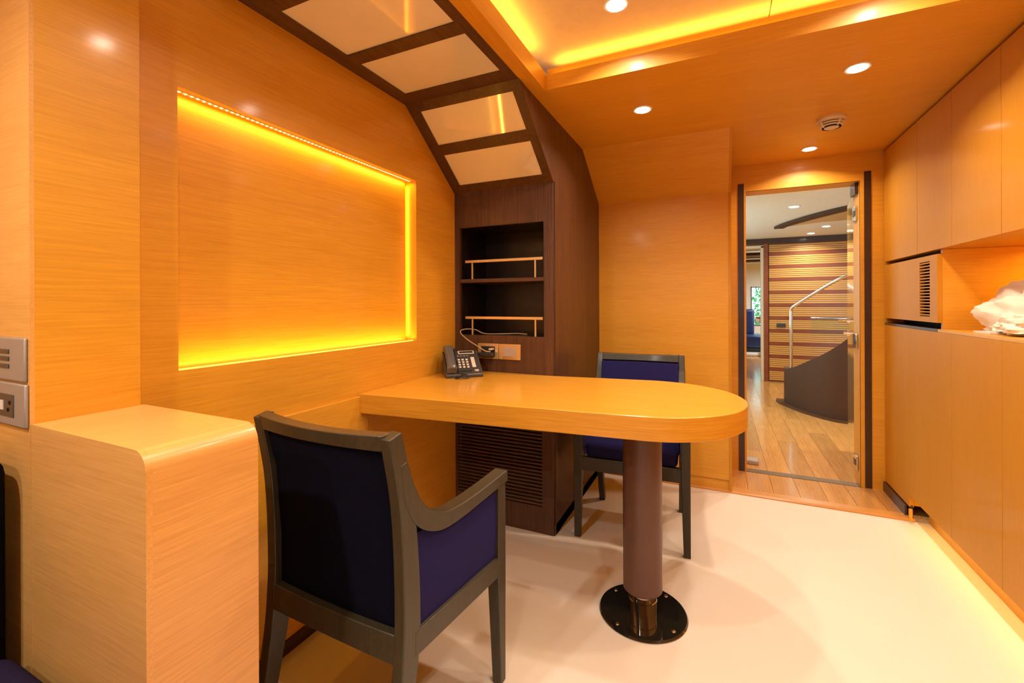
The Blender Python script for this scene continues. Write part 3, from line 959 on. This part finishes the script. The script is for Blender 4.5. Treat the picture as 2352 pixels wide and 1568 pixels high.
struct(MB().box(-.8, 3.0, YD + .15, 7.33, HZ, HZ + .05), 'ceiling_hall', white_ceil, 'smooth white ceiling of the hall')
struct(MB().box(-.8, 3.0, 7.45, 12.7, HZ + .05, HZ + .10), 'ceiling_lounge', white_ceil, 'white ceiling of the lounge beyond the hall')
struct(MB().box(-.85, -.75, YD + .15, 4.4, 0, HZ + .1).box(-.85, -.75, 6.8, 14, 0, HZ + .1).box(-.85, -.75, 4.4, 6.8, 0, .8).box(-.85, -.75, 4.4, 6.8, 1.8, HZ + .1), 'wall_hall_left', white_ceil, 'pale side wall of the hall')
struct(MB().box(2.95, 3.05, YD + .15, 14, 0, HZ + .1), 'wall_hall_right', oak_y, 'oak side wall of the hall')
YS = 7.33
hw_ = MB()
hw_.box(.63, 2.95, YS, YS + .12, 0, HZ).box(-.75, .20, YS, YS + .12, 0, HZ).box(.20, .63, YS, YS + .12, 1.955, HZ)
struct(hw_, 'wall_hall_far', plain('far_wall_paint', (.16, .06, .018), rough=.6), 'slatted wall at the end of the hall')
wh = bpy.data.objects['wall_hall_far']
zb = [1.826 - .1815 * i for i in range(10)]
bn = sln = None
for i, z in enumerate(zb):
    if bn is None:
        bn = MB().box(.645, 2.9, YS - .014, YS, -.024, .024).obj('red_band', red_wood, wh); o_ = bn
    else:
        o_ = bn.copy(); C.objects.link(o_); o_.parent = wh
    o_.location = (0, 0, z)
    for k_ in range(5):
        if sln is None:
            sln = MB().box(.645, 2.9, YS - .011, YS, -.0105, .0105).obj('slat', pale_slat, wh); o_ = sln
        else:
            o_ = sln.copy(); C.objects.link(o_); o_.parent = wh
        o_.location = (0, 0, z - .024 - .0137 - k_ * .0268)
for k_ in range(4):
    o_ = sln.copy(); C.objects.link(o_); o_.parent = wh
    o_.location = (0, 0, 1.826 + .024 + .0137 + k_ * .0268)
struct(MB().box(-.75, 2.95, YS - .02, YS, 1.976, HZ - .002), 'trim_12', dark_trim, 'dark cornice band at the top of the slatted wall')
struct(MB().box(.578, .632, YS - .02, YS + .13, .012, 1.976), 'trim_13', red_wood, 'red brown door post at the lounge opening')
struct(MB().box(.545, .577, YS + .0, YS + .13, .012, 1.945).box(.18, .577, YS + .0, YS + .13, 1.925, 1.955), 'trim_14', plain('cream_jamb', (.75, .62, .45), rough=.4), 'cream lining of the lounge opening')
tag(MB((.80, YS, .8)).box(.735, .845, YS - .024, YS - .012, .785, .845).obj('wall_socket', dgrey_pl, bevel=.003), 'small grey socket plate on the slatted wall', 'outlet')
area('window_daylight', (-.84, 5.6, 1.3), 2.4, 1.0, 20, (.80, 1.0, .84), (1, 0, .15))
# stair drum
dr = thing('stair_wall', (1.1, 5.6, .012), 'curved dark wooden stair wall with sloping top in the hall', 'stair wall')
sp = smooth_pts([(.672, 5.98, 0), (.672, 5.80, 0), (.735, 5.58, 0), (.80, 5.45, 0), (.94, 5.21, 0), (1.07, 5.13, 0), (1.25, 5.13, 0), (1.45, 5.25, 0)], 8)
v, f = [], []
tot = len(sp) - 1
for i, p in enumerate(sp):
    t_ = (sp[min(i + 1, tot)] - sp[max(i - 1, 0)]).normalized()
    nn = Vector((-t_.y, t_.x, 0)) * .05
    d_ = (p - sp[0]).length
    zt = .40 + max(0, (p.x - .672)) * .95
    v += [(p.x, p.y, .012), (p.x, p.y, zt), (p.x + nn.x, p.y + nn.y, zt), (p.x + nn.x, p.y + nn.y, .012)]
for i in range(tot):
    for k_ in range(4):
        f.append((i * 4 + k_, i * 4 + (k_ + 1) % 4, i * 4 + 4 + (k_ + 1) % 4, i * 4 + 4 + k_))
f += [(0, 1, 2, 3), (tot * 4 + 3, tot * 4 + 2, tot * 4 + 1, tot * 4)]
MB(dr.location).add(v, f).obj('panel', stair_m, dr, smooth=True)
bp_ = smooth_pts([(.60, 6.02, 0), (.585, 5.85, 0), (.66, 5.60, 0), (.76, 5.38, 0), (.92, 5.15, 0), (1.07, 5.06, 0), (1.30, 5.06, 0), (1.6, 5.3, 0), (1.4, 6.0, 0)], 6)
MB(dr.location).prism([(p.x, p.y) for p in bp_], .012, .026, 'z').obj('base', wenge_y, dr)
hr = thing('handrail', (.70, 5.72, .4), 'polished steel stair handrail rising to the right', 'handrail')
hpts = smooth_pts([(.712, 5.72, .40), (.712, 5.72, .75), (.712, 5.715, 1.03), (.722, 5.69, 1.085), (.76, 5.63, 1.125), (.88, 5.42, 1.235), (1.02, 5.22, 1.35), (1.2, 5.1, 1.45)], 7)
MB(hr.location).tube(hpts, .0165, 14).obj('tube', steel, hr, smooth=True)
gb = thing('balustrade', (1.2, 6.3, .6), 'glass balustrade with steel rod behind the handrail', 'balustrade')
MB(gb.location).tube([(.985, 6.3, .952), (1.5, 6.3, .952)], .012, 10).obj('rod', steel, gb, smooth=True)
for x_ in (1.35, 1.48):
    MB(gb.location).tube([(x_, 6.3, .012), (x_, 6.3, .945)], .010, 10).obj('post', steel, gb, smooth=True)
MB(gb.location).box(.99, 1.5, 6.297, 6.303, .76, .945).obj('pane', clear_g, gb)
# curved ceiling trim
ct = smooth_pts([(.60, 6.20, 0), (.66, 5.95, 0), (.80, 5.60, 0), (.95, 5.32, 0), (1.10, 5.12, 0), (1.3, 5.0, 0)], 8)
ci = smooth_pts([(.70, 6.20, 0), (.74, 6.02, 0), (.88, 5.72, 0), (1.02, 5.45, 0), (1.16, 5.22, 0), (1.3, 5.06, 0)], 8)
tag(MB((.9, 5.6, HZ)).prism([(p.x, p.y) for p in ct] + [(p.x, p.y) for p in reversed(ci)], HZ - .03, HZ - .002, 'z').obj('ceiling_trim', stair_m), 'curved brown wooden trim on the white hall ceiling', 'ceiling trim')
tag(MB((1.2, 6.0, HZ)).prism([(p.x, p.y) for p in ci] + [(1.9, 5.2), (1.9, 5.9), (1.05, 6.0)], HZ - .012, HZ - .002, 'z').obj('ceiling_inset', plain('tan_inset', (.50, .34, .16), rough=.5)), 'tan ceiling inset behind the curved brown trim', 'ceiling trim')
HW = (1.0, .95, .80)
for (x, y, lb) in ((.646, 4.22, 'hall downlight nearest the doorway'), (.646, 4.965, 'hall downlight in front of the curved ceiling trim'), (1.164, 6.43, 'hall downlight behind the curved ceiling trim'), (1.10, 7.0, 'hall downlight closest to the slatted wall')):
    downlight(x, y, HZ, lb, power=9, col=HW, r=.04)
downlight(1.9, 4.6, HZ, 'hall downlight hidden to the right of the door', power=12, col=HW)
# door leaf
da = math.atan2(.085, .62)
dl = thing('door_leaf', (.800, YD + .155, .012), 'open lacquered oak door leaf swung into the hall', 'door', rz=-da)
MB().box(0, .042, 0, .64, .006, 1.860).obj('leaf', door_m, dl, bevel=.002)
hd = MB().lathe((0, 0, 0), [(.026, 0), (.026, .008)], 24)
rose = hd.obj('rose', chrome, dl, smooth=True)
rose.location = (0, .585, .99); rose.rotation_euler = (0, -math.pi / 2, 0)
MB().tube(smooth_pts([(0, 0, 0), (0, 0, .045), (0, -.01, .055), (0, -.06, .055), (0, -.12, .05)], 5), .009, 12).obj('lever', chrome, rose, smooth=True)
r2 = MB().lathe((0, 0, 0), [(.026, 0), (.026, .008), (.012, .009), (.012, .03)], 24).obj('lock', chrome, dl, smooth=True)
r2.location = (0, .585, .90); r2.rotation_euler = (0, -math.pi / 2, 0)
wd = bpy.data.objects['wall_door']
for z in (1.70, .90, .14):
    h_ = MB().box(.771, .7829, YD + .045, YD + .125, z - .045, z + .045).obj('hinge', steel, wd, bevel=.003)
    MB().box(.769, .772, YD + .06, YD + .105, z - .018, z + .018).obj('pivot', black_pl, h_)
MB().box(.765, .7829, YD + .03, YD + .14, 1.815, 1.885).obj('closer', dark_trim, wd)
tag(MB((.2, YD + .2, .012)).box(.17, .245, YD + .155, YD + .235, .012, .040).obj('door_stop', grey_pl, bevel=.004), 'grey floor door stop just beyond the threshold', 'door stop')
# lounge
YW = 12.7
lw = MB()
lw.box(-.75, .72, YW, YW + .1, 0, HZ + .1).box(1.12, 2.95, YW, YW + .1, 0, HZ + .1).box(.72, 1.12, YW, YW + .1, 0, .55).box(.72, 1.12, YW, YW + .1, 1.52, HZ + .1)
struct(lw, 'wall_lounge', white_ceil, 'pale wall with a bright window at the end of the lounge')
wi = tag(MB((.92, YW, 1.0)).box(.72, .74, YW - .01, YW + .05, .55, 1.52).box(1.10, 1.12, YW - .01, YW + .05, .55, 1.52).box(.72, 1.12, YW - .01, YW + .05, .55, .57).box(.72, 1.12, YW - .01, YW + .05, 1.50, 1.52).obj('window_1', steel), 'bright lounge window looking out on greenery', 'room part', kind='structure')
MB((.92, YW, 1.0)).box(.74, 1.10, YW + .02, YW + .026, .57, 1.50).obj('pane', clear_g, wi)
sof2 = thing('lounge_sofa', (.55, 11.2, .012), 'dark blue lounge sofa seen through the far opening', 'sofa')
MB(sof2.location).box(.20, .86, 11.0, 11.7, .14, .42).obj('seat', blue_sofa, sof2, bevel=.05, seg=3)
MB(sof2.location).box(.20, .72, 11.5, 11.75, .40, .98).obj('backrest', blue_sofa, sof2, bevel=.05, seg=3)
MB(sof2.location).box(.22, .84, 11.02, 11.7, .012, .14).obj('plinth', black_pl, sof2)
tag(MB((.6, 10.6, .012)).box(.2, .9, 10.55, 10.95, .012, .06).obj('low_step', white_pl, bevel=.01), 'low white platform in front of the lounge sofa', 'platform')
tb = thing('side_table', (.84, 10.6, .06), 'small steel side table beside the lounge sofa', 'table')
MB(tb.location).lathe((.84, 10.6, .06), [(.12, 0), (.12, .015), (.02, .02), (.02, .62), (.16, .66), (.18, .74)], 28).obj('pedestal', steel, tb, smooth=True)
MB(tb.location).lathe((.84, 10.6, .80), [(.14, 0), (.15, .03), (.13, .035)], 28).obj('tray', plain('orange_tray', (.7, .14, .03), rough=.4), tb, smooth=True)
for j in range(4):
    struct(MB().box(-.7, 1.2, 8.8 + j * .75, 9.1 + j * .75, HZ - .02, HZ + .05), 'trim_%d' % (15 + j), [steel, stair_m][j % 2], ['first', 'second', 'third', 'fourth'][j] + ' ceiling beam of the lounge counted from the hall')
area('lounge_daylight', (1.9, 10.4, 1.95), 1.6, 2.5, 120, (.85, .95, 1.0), (0, 0, -1))
# shrub outside the window
sh = thing('shrub', (1.0, 14.6, 0), 'leafy green shrub outside the lounge window', 'shrub')
mb = MB(sh.location)
for i in range(420):
    p = Vector((random.gauss(1.15, .22), random.gauss(14.6, .25), random.uniform(.3, 1.7)))
    a = Vector((random.uniform(-1, 1), random.uniform(-1, 1), random.uniform(-1, 1))).normalized() * .07
    b = a.orthogonal().normalized() * .03
    mb.add([p - a, p + b, p + a, p - b], [(0, 1, 2, 3)])
lf = mb.obj('foliage', leaf_m, sh); lf['kind'] = 'stuff'
MB(sh.location).tube([(1.15, 14.6, 0), (1.13, 14.6, .8), (1.18, 14.62, 1.4)], .03, 8).obj('stem', stair_m, sh)
